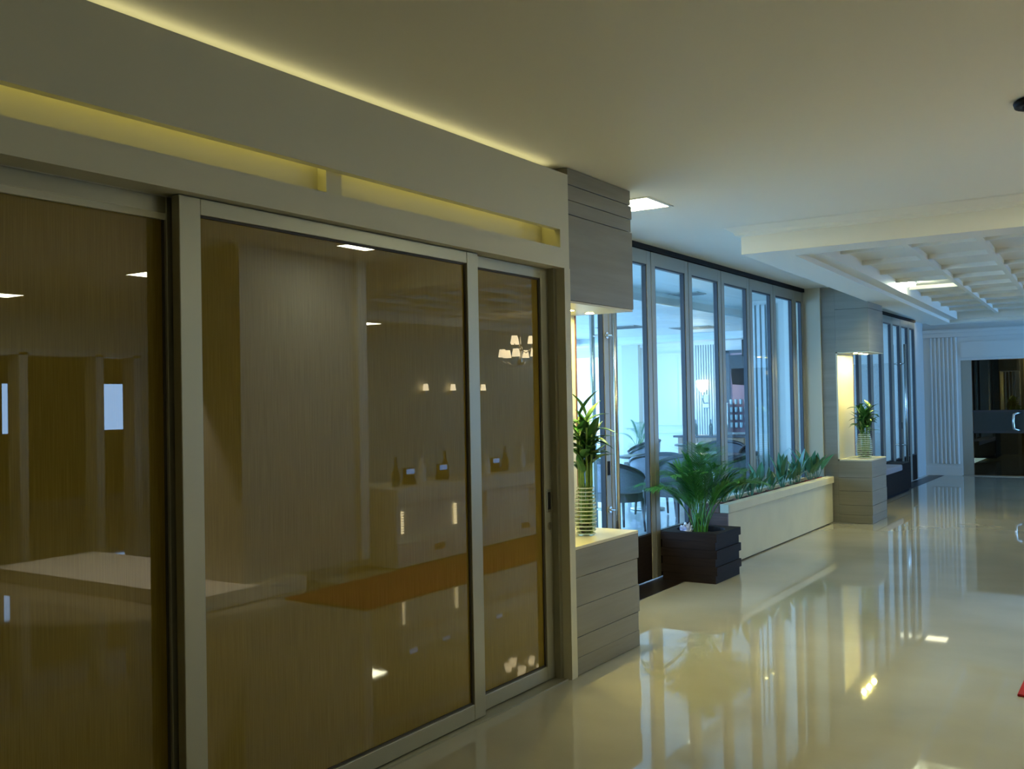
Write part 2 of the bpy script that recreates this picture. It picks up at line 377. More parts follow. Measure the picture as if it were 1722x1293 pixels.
fd = thing('door_7', (-1.9, 19.96, 0), 'dark glass double door at the corridor end with a frosted band', 'door', kind='structure')
bx('frame_post', M_DFRAME, fd, -3.04, 19.93, 0, -2.86, 20.02, 2.14)
bx('glass_leaf', M_GLASS_D, fd, -2.85, 19.955, .02, -2.0, 19.967, 2.13)
bx('glass_leaf', M_GLASS_D, fd, -1.99, 19.955, .02, -1.1, 19.967, 2.13)
bx('glass_leaf', M_GLASS_D, fd, -1.09, 19.955, .02, .2, 19.967, 2.13)
bx('patch_rail', M_DFRAMED, fd, -2.86, 19.94, 1.17, .2, 19.98, 1.21)
bx('patch_rail', M_DFRAMED, fd, -2.86, 19.94, .79, .2, 19.98, .83)
bx('frosted_strip', M_FROST, fd, -2.85, 19.946, .83, .2, 19.953, 1.17)
h = MB().tube([(-2.06, 19.94, 1.16), (-2.12, 19.88, 1.15), (-2.17, 19.86, 1.13), (-2.18, 19.86, 1.0), (-2.17, 19.86, .87), (-2.12, 19.88, .85), (-2.06, 19.94, .84)], .024, 10).build('pull_handle', M_STEEL, fd, smooth=True)
bx('threshold', M_DFRAME, fd, -3.04, 19.85, 0, .2, 20.02, .012)
# dim room beyond the dark doors
tag(bx('wall_back_room', mat('ochre_paint', (.34,.27,.10), .7), None, -3.9, 25.4, 0, 1.5, 25.6, 3), 'ochre wall of the dim room behind the dark doors', 'wall', kind='structure')
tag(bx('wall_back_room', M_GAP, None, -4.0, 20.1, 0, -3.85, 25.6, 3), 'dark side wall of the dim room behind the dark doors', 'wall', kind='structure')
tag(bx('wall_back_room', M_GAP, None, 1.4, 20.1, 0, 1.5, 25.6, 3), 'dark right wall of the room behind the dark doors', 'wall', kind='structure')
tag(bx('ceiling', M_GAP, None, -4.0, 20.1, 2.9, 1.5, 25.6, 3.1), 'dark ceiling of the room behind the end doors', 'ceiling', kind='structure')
pr = thing('framed_picture', (-1.75, 25.38, 1.7), 'small dark framed picture on the ochre wall behind the end doors', 'picture')
bx('frame', M_BLACK, pr, -2.1, 25.36, 1.45, -1.45, 25.395, 1.95, bev=.008); bx('canvas', M_GAP, pr, -2.05, 25.352, 1.5, -1.5, 25.36, 1.9)
cb = thing('tall_cabinet', (-3.45, 24.8, 0), 'tall black cabinet in the dim room behind the end doors', 'cabinet')
bx('body', M_BLACK, cb, -3.8, 24.5, .05, -3.05, 25.3, 2.3, bev=.01)
for k in (0, 1):
    dd = bx('cabinet_door', M_GAP, cb, -3.79+k*.37, 24.48, .1, -3.43+k*.37, 24.5, 2.25); bx('handle', M_STEEL, dd, -3.46+k*.05, 24.465, 1.0, -3.445+k*.05, 24.48, 1.2)
area('back_room_lamp', (-1.8, 23.5, 2.85), (0, .2, -1), .4, .4, 9, (1, .82, .35))

# ------------------------------------------------------------------ outer lobby shell (behind / right of the camera)
wr = thing('wall_right', (6.5, 7, 0), 'cream lobby wall with white framed openings, seen only mirrored in the doors', 'wall', kind='structure')
bx('upper_wall', M_WALL, wr, 6.5, -5, 2.28, 6.7, 20, ZC)
bx('lower_wall', M_WALL, wr, 6.5, 8.9, 0, 6.7, 20, 2.28)
bx('lower_wall', M_WALL, wr, 6.5, -5, 0, 6.7, 4.0, 2.28)
for y in (5.6, 7.2, 8.3, 8.9): bx('white_post', M_WHITE, wr, 6.46, y-.06, 0, 6.72, y+.06, 2.3)
bx('head_trim', M_WHITE, wr, 6.46, 4.0, 2.26, 6.72, 9.0, 2.34)
wo = thing('wall_right', (10.5, 9, 0), 'brown outer lobby wall with small windows, seen only mirrored', 'wall', kind='structure')
M_BRW = mat('brown_wall', (.13,.08,.035), .7)
bx('sill_wall', M_BRW, wo, 10.5, -5, 0, 10.6, 20, 1.15); bx('head_wall', M_BRW, wo, 10.5, -5, 2.0, 10.6, 20, ZC)
ys = [-5, 8.55, 9.05, 9.2, 9.35, 9.5, 9.65, 11.0, 12.2, 12.45, 13.0, 13.3, 20]
for a, b in zip(ys[0::2], ys[1::2]): bx('wall_pier', M_BRW, wo, 10.5, a, 1.15, 10.6, b, 2.0)
tag(bx('wall_near', M_WALL, None, -3.2, -5.2, 0, 10.6, -5, ZC), 'lobby wall behind the viewpoint', 'wall', kind='structure')

def panel_light(x, y, m, label):
    t = thing('ceiling_light', (x, y, ZC), label, 'ceiling light', 'square recessed ceiling lights')
    mb = MB()
    for a in ((-.20, -.20, .20, -.175), (-.20, .175, .20, .20), (-.20, -.175, -.175, .175), (.175, -.175, .20, .175)):
        mb.box(x+a[0], y+a[1], ZC-.006, x+a[2], y+a[3], ZC-.0005)
    mb.build('frame', M_WHITE, t)
    bx('diffuser', m, t, x-.175, y-.175, ZC-.004, x+.175, y+.175, ZC-.0005); return t
panel_light(-2.93, 6.04, M_LED, 'square recessed ceiling light glowing beside the near niche pillar')
for x, y, mm, wh in ((-.15, 6.2, M_LED, 'above the red carpet runner'), (2.5, 6.2, M_LED, 'above the mirrored lobby pillar'), (5.2, 6.2, M_LED, 'above the white framed lobby openings'), (2.5, 12.25, M_LED, 'next to the chandelier'), (5.2, 12.25, M_LED, 'between chandelier and right lobby wall'), (-.4, .6, M_LEDDIM, 'dim and just over the viewpoint'), (2.5, .6, M_LEDDIM, 'dim and to the right of the viewpoint'), (-1.2, -3, M_LEDDIM, 'dim and behind the viewpoint')):
    panel_light(x, y, mm, 'square recessed lobby ceiling light ' + wh)

panel_light(-3.40, 18.95, emit('led_panel_faint', (.96,.9,.6), 1.8), 'square recessed ceiling light just before the end wall, hidden by the coffer frame')
rl = thing('ceiling_downlight', (-.47, 5.0, ZC), 'round black ringed ceiling downlight at the right frame edge', 'downlight')
MB().lathe([(.055, 0), (.085, 0), (.095, -.012), (.09, -.03), (.06, -.032), (.055, -.01), (.055, 0)], (-.42, 5.0, ZC), 24, cap=False).build('black_ring', M_BLACK, rl, smooth=True)
MB().lathe([(.0545, -.004), (.0545, 0)], (-.42, 5.0, ZC), 24).build('lens', M_CRYSTAL, rl)

# ------------------------------------------------------------------ coffered ceiling
cf = thing('coffered_ceiling', (-1, 12, 2.65), 'dropped cream coffered ceiling frame with a grid of ribs', 'ceiling', kind='structure')
SK = math.tan(math.radians(2.3))
def sx(x, y): return x - SK*(y-7.42)
def slab(name, x0, y0, x1, y1, z0, z1, m=M_CEIL):
    p = [(sx(x0,y0),y0), (sx(x1,y0),y0), (sx(x1,y1),y1), (sx(x0,y1),y1)]
    return MB().hexa([(*q, z0) for q in p] + [(*q, z1) for q in p]).build(name, m, cf)
XR = 3.2; YN, YF = 7.42, 17.3; XL = -2.68
prof = [(.003,2.656),(.003,2.79),(.04,2.80),(.05,2.82),(.10,2.85),(.11,ZC-.001)]
slab('left_beam', XL, YN, XL+.33, YF, 2.655, ZC-.001); slab('front_beam', XL+.33, YN, XR, YN+.33, 2.655, ZC-.001)
slab('far_beam', XL+.33, YF-.33, XR, YF, 2.655, ZC-.001); slab('right_beam', XR, YN, XR+.33, YF, 2.655, ZC-.001)
# crown moulding swept around outer faces (front and left)
def crown():
    mb = MB(); loop = []
    for off, z in prof:
        pts = [(XL-off, YN-off), (XR+.33+off, YN-off), (XR+.33+off, YF+off), (XL-off, YF+off)]
        loop.append([mb.bm.verts.new((sx(x, y), y, z)) for x, y in pts])
    for a, b in zip(loop, loop[1:]):
        for i in range(4): mb.bm.faces.new((a[i], a[(i+1)%4], b[(i+1)%4], b[i]))
    return mb.build('crown_moulding', M_CEIL, cf)
crown()
# inner stepped moulding
slab('inner_moulding', XL+.33, YN+.33, XL+.46, YF-.33, 2.70, ZC-.001); slab('inner_moulding', XL+.46, YN+.33, XR, YN+.46, 2.70, ZC-.001)
slab('inner_moulding', XL+.46, YF-.46, XR, YF-.33, 2.70, ZC-.001)
NY = 10; yy0, yy1 = YN+.46, YF-.46
xs = [XL+.46 + .56*k for k in range(1, 10)]
ysr = [yy0 + (yy1-yy0)*k/NY for k in range(1, NY)]
slab('ceiling_panel', XL+.46, yy0, XR, yy1, 2.815, ZC-.001)
for x in xs: slab('rib', x-.026, yy0, x+.026, yy1, 2.768, 2.815)
for y in ysr: slab('cross_rib', XL+.46, y-.026, XR, y+.026, 2.772, 2.815)
t = thing('coffer_lamp', (-2.33, 11.55, 2.78), 'bright flush lamp glowing in the corner of the coffered ceiling', 'ceiling light')
lx, ly = sx(XL+.46, 11.75)+.085, 11.75
bx('housing', M_WHITE, t, lx-.06, ly-.16, 2.795, lx+.06, ly+.16, 2.815, bev=.004)
bx('lens', M_COFFER, t, lx-.045, ly-.145, 2.762, lx+.045, ly+.145, 2.795)

# ------------------------------------------------------------------ planter, palm box, bench, carpet
pl = thing('planter_trough', (-3.45, 10.4, 0), 'long low cream planter wall in front of the glass panels', 'planter')
bx('front_wall', M_PLANT, pl, -3.34, 8.66, .012, -3.315, 12.13, .482)
bx('recessed_plinth', M_GAP, pl, -3.56, 8.70, .001, -3.335, 12.12, .02)
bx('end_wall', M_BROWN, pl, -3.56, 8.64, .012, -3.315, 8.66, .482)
bx('back_wall', M_PLANT, pl, -3.575, 8.66, .012, -3.56, 12.13, .50)
bx('cap', M_PLANT, pl, -3.385, 8.63, .482, -3.295, 12.14, .562, bev=.006)
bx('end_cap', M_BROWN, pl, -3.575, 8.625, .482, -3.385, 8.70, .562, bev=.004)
bx('back_cap', M_PLANT, pl, -3.578, 8.70, .50, -3.545, 12.13, .562)
so = MB().box(-3.56, 8.68, .44, -3.34, 12.12, .53).build('soil', M_SOIL, pl)

def leafy_plant(x, y, z, n, h, idx, label, m=None):
    t = thing('leafy_plant', (x, y, z), label, 'plant', 'young plants in the cream planter')
    MB().lathe([(.035, -.03), (.05, .012), (.055, .014), (.055, .02), (.045, .02)], (x, y, z), 12).build('pot_rim', M_TERRA, t)
    for k in range(n):
        a = 2*math.pi*k/n + random.uniform(-.4, .4); el = random.uniform(.9, 1.42)
        d = Vector((math.cos(a)*math.cos(el), math.sin(a)*math.cos(el), math.sin(el)))
        L = h*random.uniform(.6, 1.0); mb = MB(); mb.open = True
        st = Vector((x, y, z)) + d*L*.35
        mb.tube([(x+.01*math.cos(a), y+.01*math.sin(a), z), st], .004, 4)
        mb.leaf(st, d, L*.7, L*.24, droop=random.uniform(.1, .6), fold=.3, n=5)
        mb.build('leaf', m or M_LEAF3, t)
    return t
px = [8.95, 9.28, 9.62, 9.95, 10.28, 10.62, 10.95, 11.3, 11.62, 11.92]
names = ['first', 'second', 'third', 'fourth', 'fifth', 'sixth', 'seventh', 'eighth', 'ninth', 'last']
for i, y in enumerate(px):
    leafy_plant(-3.45 + random.uniform(-.03, .03), y, .53, 7 + i % 3, [.32,.34,.28,.36,.26,.40,.30,.44,.46,.42][i], i, 'small broad-leaved plant in the cream planter, %s from the palm box' % names[i])
rb = MB()
for k in range(26):
    x, y = random.uniform(-3.42, -3.37), random.uniform(11.35, 12.05); rb.lathe([(.006, 0), (.022, .012), (.012, .03)], (x, y, .53), 6)
tag(rb.build('fallen_petals', M_RED, None, loc=(-3.4, 11.7, .53)), 'scatter of red blossoms on the soil at the far planter end', 'petals', kind='stuff')

db = thing('palm_planter', (-3.3, 8.02, 0), 'square dark brown wooden planter holding the palm', 'planter')
hs = [.0, .068, .137, .206, .275, .344, .412]
for i, (a, b) in enumerate(zip(hs, hs[1:])):
    ins = .014 if i % 2 == 0 else 0
    mb = MB(); x0, x1, y0, y1 = -3.575+ins, -3.072-ins, 7.75, 8.315-ins
    mb.box(x0, y0, a+.001, x1, y0+.03, b); mb.box(x1-.03, y0+.03, a+.001, x1, y1, b); mb.box(x0, y0+.03, a+.001, x0+.03, y1, b); mb.box(x0+.03, y1-.03, a+.001, x1-.03, y1, b)
    mb.build('board', M_DARK, db)
mb = MB()
N = 32; cx, cyy, R = -3.325, 8.03, .205
outer = []
for i in range(N):
    a = 2*math.pi*i/N; c, s_ = math.cos(a), math.sin(a); k = .252/max(abs(c), abs(s_)*.252/.28)
    outer.append((cx + c*k, cyy + s_*k))
vo = [mb.bm.verts.new((*p, .413)) for p in outer]; vi = [mb.bm.verts.new((cx+R*math.cos(2*math.pi*i/N), cyy+R*math.sin(2*math.pi*i/N), .413)) for i in range(N)]
vl = [mb.bm.verts.new((v.co.x, v.co.y, .36)) for v in vi]
for i in range(N):
    j = (i+1) % N; mb.bm.faces.new((vo[i], vo[j], vi[j], vi[i])); mb.bm.faces.new((vi[i], vi[j], vl[j], vl[i]))
mb.open = True; mb.build('top_with_round_hole', M_DARK, db)
MB().lathe([(.20, 0), (.20, .01)], (cx, cyy, .355), 24).build('soil', M_SOIL, db)

def palm(name, cx, cyy, z, n, H, spread, label, seed, m, nl=27):
    rnd = random.Random(seed)
    t = thing(name, (cx, cyy, z), label, 'plant')
    for k in range(n):
        a = 2*math.pi*(k+rnd.random()*.6)/n; lean = rnd.uniform(.12, 1.0)**1.1*spread; hh = H*rnd.uniform(.7, 1.0)*(1-.25*lean/spread)
        b = Vector((cx+.05*math.cos(a*3), cyy+.05*math.sin(a*3), z)); pts = []
        for i in range(11):
            s = i/10
            pts.append(b + Vector((math.cos(a)*lean*s**1.5, math.sin(a)*lean*s**1.5, hh*(s*1.25 - .38*s**3*(.5+lean/spread)))))
        mb = MB(); mb.open = True
        mb.tube(pts, [.006-.0045*i/10 for i in range(11)], 5)
        for i in range(nl):
            s = .34 + .66*i/(nl-1); f = s*10; i0 = min(9, int(f)); p = pts[i0].lerp(pts[i0+1], f-i0); tan = (pts[i0+1]-pts[i0]).normalized()
            side = tan.cross(Vector((0,0,1)));
            side = side.normalized() if side.length > .05 else Vector((math.sin(a), -math.cos(a), 0))
            L = H*.33*math.sin(math.pi*(.18+.78*(s-.34)/.66))**.7
            for sg in (-1, 1):
                d = (tan*.75 + side*sg*.75 + Vector((0,0,.25))).normalized()
                mb.leaf(p, d, L*rnd.uniform(.85, 1.1), .0105, droop=.6, fold=.2, n=3)
        mb.build('frond', m, t)
    return t
palm('potted_palm', -3.325, 8.03, .36, 30, .92, .56, 'bushy green palm with feathery fronds in the dark square planter', 3, M_LEAF2)
# crumpled wrapper beside the palm
def crumple(cx, cy_, z, r, hgt, seed):
    rnd = random.Random(seed); mb = MB(); bmesh.ops.create_icosphere(mb.bm, subdivisions=3, radius=1)
    for v in mb.bm.verts:
        k = 1 + rnd.uniform(-.22, .22); v.co = Vector((cx + v.co.x*r*k, cy_ + v.co.y*r*k, z + max(0, (v.co.z*.5+.5))*hgt*k))
    return mb
tag(crumple(-3.40, 7.90, .366, .05, .10, 4).build('crumpled_wrapper', M_BLUEW, None, loc=(-3.4, 7.9, .366)), 'crumpled blue and white wrapper lying in the palm planter', 'wrapper')

bn = thing('bench', (-3.46, 15, 0), 'low dark bench with a grey cushion along the farther glass wall', 'bench')
bx('body', M_DARK, bn, -3.575, 13.32, .05, -3.31, 16.66, .36, bev=.004); bx('plinth', M_BLACK, bn, -3.56, 13.34, .001, -3.34, 16.62, .05)
bx('cushion', M_CUSH, bn, -3.57, 13.32, .36, -3.30, 16.0, .455, bev=.02); bx('end_block', M_DARK, bn, -3.575, 16.02, .36, -3.31, 16.66, .46, bev=.004)
tag(bx('carpet_runner', M_RED, None, -.63, 5.60, .001, .25, 11.5, .014, bev=.004, loc=(-.2, 8.5, 0)), 'red carpet runner entering at the right frame edge', 'carpet')

# ------------------------------------------------------------------ vases with lucky bamboo
def vase(x, y, z, H, R, label, grp):
    t = thing('glass_vase', (x, y, z), label, 'vase', grp)
    prof = []
    n = 30
    for i in range(n+1):
        s = i/n; r = R*(.80 + .24*math.sin(math.pi*(s*.95+.05)) - .06*s) + (.0045 if i % 2 else -.002)
        prof.append((r, H*s))
    mb = MB(); mb.lathe([(.001, .004)] + prof + [(prof[-1][0]-.006, H), (prof[-1][0]-.01, H-.01)], (x, y, z+.001), 28, cap=False); mb.build('ribbed_glass', M_VASE, t, smooth=True)
    rm = MB()
    for i in range(13):
        sx_ = (i+.5)/13; r = R*(.80 + .24*math.sin(math.pi*(sx_*.95+.05)) - .06*sx_) + .003; zz = z + H*sx_
        rm.lathe([(r, -.0035), (r+.0035, 0), (r, .0035), (r-.003, 0), (r, -.0035)], (x, y, zz), 28, cap=False)
    tag(rm.build('glass_ribs', M_RIB, t, smooth=True), kind='stuff')
    MB().lathe([(R*.7, .012), (R*.86, .05), (R*.88, H*.5), (R*.86, H*.52)], (x, y, z), 24).build('water', M_WATER, t, smooth=True)
    pb = MB()
    for k in range(46):
        a, rr, hz = random.uniform(0, 6.28), R*.70*math.sqrt(random.random()), random.uniform(.018, H*.30)
        q = R*.17*random.uniform(.7, 1.1)
        pb.lathe([(q*.3, -q*.6), (q, 0), (q*.4, q*.6)], (x+rr*math.cos(a), y+rr*math.sin(a), z+hz), 7)
    tag(pb.build('pebbles', M_PEB, t), kind='stuff')
    return t
M_WATER = glass('vase_water', (.93, .96, .80), 1.1, .6)
def bamboo(x, y, z, H0, H1, n, R, seed, label, grp, lsc=1.0):
    rnd = random.Random(seed); t = thing('lucky_bamboo', (x, y, z), label, 'plant', grp)
    for k in range(n):
        a = 2*math.pi*k/n + rnd.uniform(-.4, .4); h = rnd.uniform(H0, H1); rb_ = R*rnd.uniform(.25, .75)
        p0 = Vector((x + rb_*math.cos(a), y + rb_*math.sin(a), z)); p1 = p0 + Vector((R*.4*math.cos(a), R*.4*math.sin(a), h))
        mb = MB(); pts = []; rad = []
        for i in range(13):
            s = i/12; pts.append(p0.lerp(p1, s)); rad.append(.008 + (.0018 if i % 3 == 0 else 0) - .002*s)
        mb.tube(pts, rad, 8); st = mb.build('stalk', M_STALK, t, smooth=True)
        for j in range(7):
            s = .62 + .38*(j+1)/7; p = p0.lerp(p1, s); b = a + j*2.4 + rnd.uniform(-.5, .5); el = rnd.uniform(.35, 1.25)
            d = Vector((math.cos(b)*math.cos(el), math.sin(b)*math.cos(el), math.sin(el)))
            lb = MB(); lb.open = True; lb.leaf(p, d, lsc*rnd.uniform(.11, .19), lsc*rnd.uniform(.038, .054), droop=rnd.uniform(.4, 1.3), fold=.35, n=6); lb.build('leaf', M_LEAF, st)
    return t
vase(-2.935, 5.29, .722, .30, .062, 'ribbed glass vase with dark pebbles on the near pillar shelf', 'ribbed glass vases')
bamboo(-2.935, 5.29, .735, .50, .72, 9, .05, 11, 'tall lucky bamboo stalks in the vase on the near pillar', 'lucky bamboo in vases', 1.15)
vase(-3.015, 12.50, .765, .30, .088, 'ribbed glass vase on the farther pillar shelf', 'ribbed glass vases')
bamboo(-3.015, 12.50, .775, .40, .62, 12, .065, 23, 'lucky bamboo in the vase on the farther pillar', 'lucky bamboo in vases', 1.1)

# ------------------------------------------------------------------ dining room behind the glass
wb = thing('wall_dining', (-8, 19.9, 0), 'white panelled end wall of the dining room', 'wall', kind='structure')
bx('wall_panel', M_WHITE, wb, -10.3, 19.9, 0, -3.8, 20.1, 2.8)
bx('wall_panel', M_WHITE, wb, -13.2, 19.9, 0, -11.6, 20.1, 2.8); bx('head_panel', M_WHITE, wb, -11.6, 19.9, 2.5, -10.3, 20.1, 2.8); bx('sill_panel', M_WHITE, wb, -11.6, 19.9, 0, -10.3, 20.1, .5)
bx('column', M_WALL, wb, -9.95, 19.72, 0, -9.55, 19.9, 2.8)
bx('cornice', M_WHITE, wb, -13.2, 19.82, 2.66, -3.8, 19.9, 2.8)
fr = [(-9.30, .95, -8.60, 1.0), (-9.30, 2.47, -8.60, 2.52), (-9.30, 1.0, -9.25, 2.47), (-8.65, 1.0, -8.60, 2.47)]
for a in fr: bx('panel_moulding', M_WHITE, wb, a[0], 19.865, a[1], a[2], 19.9, a[3])
bx('dado_rail', M_WHITE, wb, -9.5, 19.87, .78, -8.4, 19.9, .83)
M_FLUT = mat('pale_fluted_strip', (.62,.66,.66), .5)
bx('flute_backing', mat('flute_groove', (.30,.34,.36), .6), wb, -8.30, 19.885, 0, -7.78, 19.9, 2.72)
for i in range(9): bx('flute', M_FLUT, wb, -8.285+i*.0565, 19.84, 0, -8.285+i*.0565+.036, 19.89, 2.70)
bx('mauve_panel', M_PINK, wb, -7.50, 19.88, .8, -6.6, 19.9, 2.46)
for a in ((-7.58, .8, -7.50, 2.52), (-6.6, .8, -6.52, 2.52), (-7.58, 2.46, -6.52, 2.52)): bx('dark_frame', M_DFRAMED, wb, a[0], 19.85, a[1], a[2], 19.9, a[3])
tag(bx('wall_dining', M_WHITE, None, -4.50, 12.62, 0, -3.68, 12.75, 2.8), 'pale blue stub wall behind the last glass panels', 'wall', kind='structure')
wd = thing('wall_dining', (-4.3, 12.6, 0), 'vertical fluted cladding on the stub wall behind the glass', 'wall', kind='structure')
for i in range(6): bx('flute', M_FLUT, wd, -4.50+i*.068, 12.565, 0, -4.50+i*.068+.042, 12.62, 2.74)
wc = thing('wall_dining', (-13.1, 12, 0), 'window wall at the far side of the dining room', 'wall', kind='structure')
bx('sill_wall', M_WHITE, wc, -13.2, 5, 0, -13.05, 20, .42); bx('head_wall', M_WHITE, wc, -13.2, 5, 2.72, -13.05, 20, 2.8)
for y in (5.0, 7.3, 9.9, 12.5, 15.1, 17.7, 19.7): bx('pier', M_WHITE, wc, -13.2, y, .42, -12.95, y+.22, 2.72)
tag(bx('wall_dining', M_WHITE, None, -13.2, 4.85, 0, -12.2, 5.0, 2.8), 'near corner wall of the dining room', 'wall', kind='structure')
tag(bx('wall_dining', M_WHITE, None, -4.9, 4.85, 0, -3.75, 5.0, 2.8), 'near wall of the dining room behind the pillar', 'wall', kind='structure')
# dropped tray frame in the dining ceiling
tr = thing('ceiling_tray', (-7, 14, 2.6), 'dropped white tray frame in the dining room ceiling', 'ceiling', kind='structure')
for a in ((-10.6, 9.2, -10.1, 18.6), (-5.4, 9.2, -4.9, 18.6), (-10.1, 9.2, -5.4, 9.7), (-10.1, 18.1, -5.4, 18.6)): bx('tray_beam', M_WHITE, tr, a[0], a[1], 2.66, a[2], a[3], 2.80)
bx('cove_light', emit('warm_cove', (1,.8,.35), 3), tr, -5.44, 13.5, 2.72, -5.41, 18.0, 2.75)
def vent(x, y, w, d, label, z=2.80):
    t = thing('air_vent', (x, y, z), label, 'vent', 'ceiling air vents in the dining room')
    bx('vent_frame', M_DFRAME, t, x-w/2, y-d/2, z-.012, x+w/2, y+d/2, z-.001)
    for k in range(5): bx('vane', M_DFRAMED, t, x-w/2+.02, y-d/2+d*(k+.3)/5, z-.017, x+w/2-.02, y-d/2+d*(k+.75)/5, z-.011)
vent(-4.70, 11.1, .36, .30, 'ceiling air vent behind the second glass panel'); vent(-6.9, 16.6, .75, .6, 'dark ceiling air vent above the sconce in the dining room'); vent(-7.8, 15.5, .75, .6, 'ceiling air vent over the middle of the dining room')

sc = thing('wall_sconce', (-8.03, 19.82, 1.65), 'glowing wall sconce on the fluted strip in the dining room', 'lamp')
MB().lathe([(.05, 0), (.11, .10), (.13, .22), (.12, .25)], (-8.03, 19.66, 1.66), 20).build('globe', M_SCONCE, sc, smooth=True)
MB().tube([(-8.03, 19.84, 1.42), (-8.03, 19.72, 1.42), (-8.03, 19.66, 1.5), (-8.03, 19.66, 1.66)], .018, 8).build('arm', M_STEEL, sc, smooth=True)
bx('back_plate', M_STEEL, sc, -8.10, 19.825, 1.32, -7.96, 19.845, 1.6, bev=.006)
bl = bpy.data.lights.new('sconce_bulb', 'POINT'); bl.energy = 14; bl.color = (1, .85, .55); bl.shadow_soft_size = .08
bo = bpy.data.objects.new('sconce_bulb', bl); COL.objects.link(bo); bo.location = (-8.03, 19.5, 1.8)

bar = thing('bar_counter', (-6.6, 17.4, 0), 'wooden bar counter with a dark top in the dining room', 'counter')
bx('front_panel', M_BARW, bar, -7.56, 17.25, .02, -5.2, 17.75, .80); bx('counter_top', M_TABLE, bar, -7.63, 17.18, .80, -5.1, 17.85, .84, bev=.006)
for i in range(8): bx('batten', M_BARW, bar, -7.5+i*.3, 17.235, .05, -7.47+i*.3, 17.25, .78)
tv = thing('hanging_screen', (-7.15, 19.5, 2.1), 'black flat screen hanging over the bar in the dining room', 'television')
MB().hexa([(-7.33, 19.55, 1.80), (-6.75, 19.35, 1.75), (-6.75, 19.40, 1.75), (-7.33, 19.60, 1.80), (-7.36, 19.45, 2.40), (-6.75, 19.25, 2.40), (-6.75, 19.30, 2.40), (-7.36, 19.50, 2.40)]).build('panel', M_BLACK, tv)
MB().tube([(-7.05, 19.42, 2.40), (-7.05, 19.42, 2.80)], .02, 8).build('ceiling_mount', M_DFRAMED, tv)
gs = thing('glass_rack', (-7.2, 19.6, .8), 'open back bar shelf rack behind the counter', 'shelf')
for k in range(4): bx('shelf', M_GLASS, gs, -7.48, 19.6, .9+k*.16, -6.7, 19.86, .908+k*.16)
for x in (-7.48, -6.71): bx('upright', M_STEEL, gs, x, 19.6, .0, x+.012, 19.86, 1.42)
g0 = None
for k in range(4):
    for i in range(7):
        c = (-7.42+i*.105, 19.7, .909+k*.16)
        if g0 is None:
            g0 = tag(MB().lathe([(.028, 0), (.036, .10), (.034, .10), (.026, .006)], c, 10, cap=True).build('drinking_glass', mat('pale_glassware', (.5,.6,.62), .12), None, loc=c), 'clear drinking glass stacked on the back bar rack', 'glass', 'drinking glasses on the back bar rack')
        else: dup(g0, c)
for i, x in enumerate((-7.30, -7.0, -6.7)):
    b = tag(MB().lathe([(.035, 0), (.035, .17), (.013, .22), (.013, .29)], (x, 17.5, .84), 12).build('bottle', M_GLASS_D, None, loc=(x, 17.5, .84)), 'dark bottle standing on the dining bar, %s from its left end' % ('first', 'second', 'third')[i], 'bottle', 'bottles on the dining bar')

# tub chairs
def make_chair():
    t = thing('tub_chair', (0,0,0), 'x', 'chair', 'tub chairs in the dining room')
    mb = MB(); N = 20; sr = .25
    pts = [(sr*1.02*math.cos(a), sr*math.sin(a)) for a in [2*math.pi*i/N for i in range(N)]]
    mb.prism([(p[0]*1.14, p[1]*1.14) for p in pts], 'z', .36, .46); mb.build('seat', M_SEAT, t)
    def arc(a, r, z): return Vector((r*math.cos(a), r*math.sin(a), z))
    # shell opens towards -y; back at +y
    A0, A1, n = math.radians(-38), math.radians(218), 22
    mb = MB(); prev = None
    for i in range(n+1):
        s = i/n; a = A0 + (A1-A0)*s; k = math.sin(math.pi*s)**.8; zt = .62 + .20*k; r = .285 + .02*k; zb = .475
        q = [mb.bm.verts.new(arc(a, r-.012, zb)), mb.bm.verts.new(arc(a, r+.01, zb)), mb.bm.verts.new(arc(a, r+.035, zt)), mb.bm.verts.new(arc(a, r+.012, zt))]
        if prev:
            for j in range(4): mb.bm.faces.new((prev[j], prev[(j+1)%4], q[(j+1)%4], q[j]))
        else: mb.bm.faces.new(q[::-1])
        prev = q
    mb.bm.faces.new(prev); mb.build('back_shell', M_WICKER, t, smooth=True)
    rail = []
    for i in range(n+1):
        s = i/n; a = A0 + (A1-A0)*s; k = math.sin(math.pi*s)**.8; rail.append(arc(a, .307+.02*k, .63+.20*k))
    MB().tube(rail, .028, 8).build('top_rail', M_CHAIRD, t, smooth=True)
    for x, y in ((-.2, -.19), (.2, -.19), (-.19, .2), (.19, .2)):
        MB().tube([(x, y, .39), (x*1.12, y*1.12, 0.004)], [.022, .014], 8).build('leg', M_CHAIRD, t)
    for a in (-.45, .45):
        MB().tube([arc(math.pi/2+a, .322, .37), arc(math.pi/2+a, .335, .80)], .011, 6).build('back_stay', M_STEEL, t)
    return t
ch0 = make_chair(); first = True
def chair(x, y, ang, label):
    global first
    if first:
        ch0.location = (x, y, 0); ch0.rotation_euler = (0, 0, ang); ch0['label'] = label; first = False
    else: dup(ch0, (x, y, 0), ang, label)
R_ = math.radians
chair(-5.30, 10.35, R_(150), 'grey tub chair nearest the handled glass door, its brown seat showing')
chair(-4.92, 11.15, R_(-20), 'grey tub chair seen from behind just left of the palm')
chair(-7.35, 15.2, R_(-60), 'tub chair with a black bag-like pad, farthest left in the dining room')
chair(-5.55, 11.9, R_(-140), 'tub chair tucked beside the second dark table behind the palm')
chair(-5.75, 14.9, R_(20), 'tub chair in front of the bar, left of the pair there')
chair(-5.05, 14.6, R_(-10), 'tub chair in front of the bar, right of the pair there')
chair(-6.3, 11.4, R_(90), 'tub chair half hidden behind the nearest tub chair')
chair(-4.55, 12.0, R_(-70), 'tub chair partly hidden by the palm fronds')
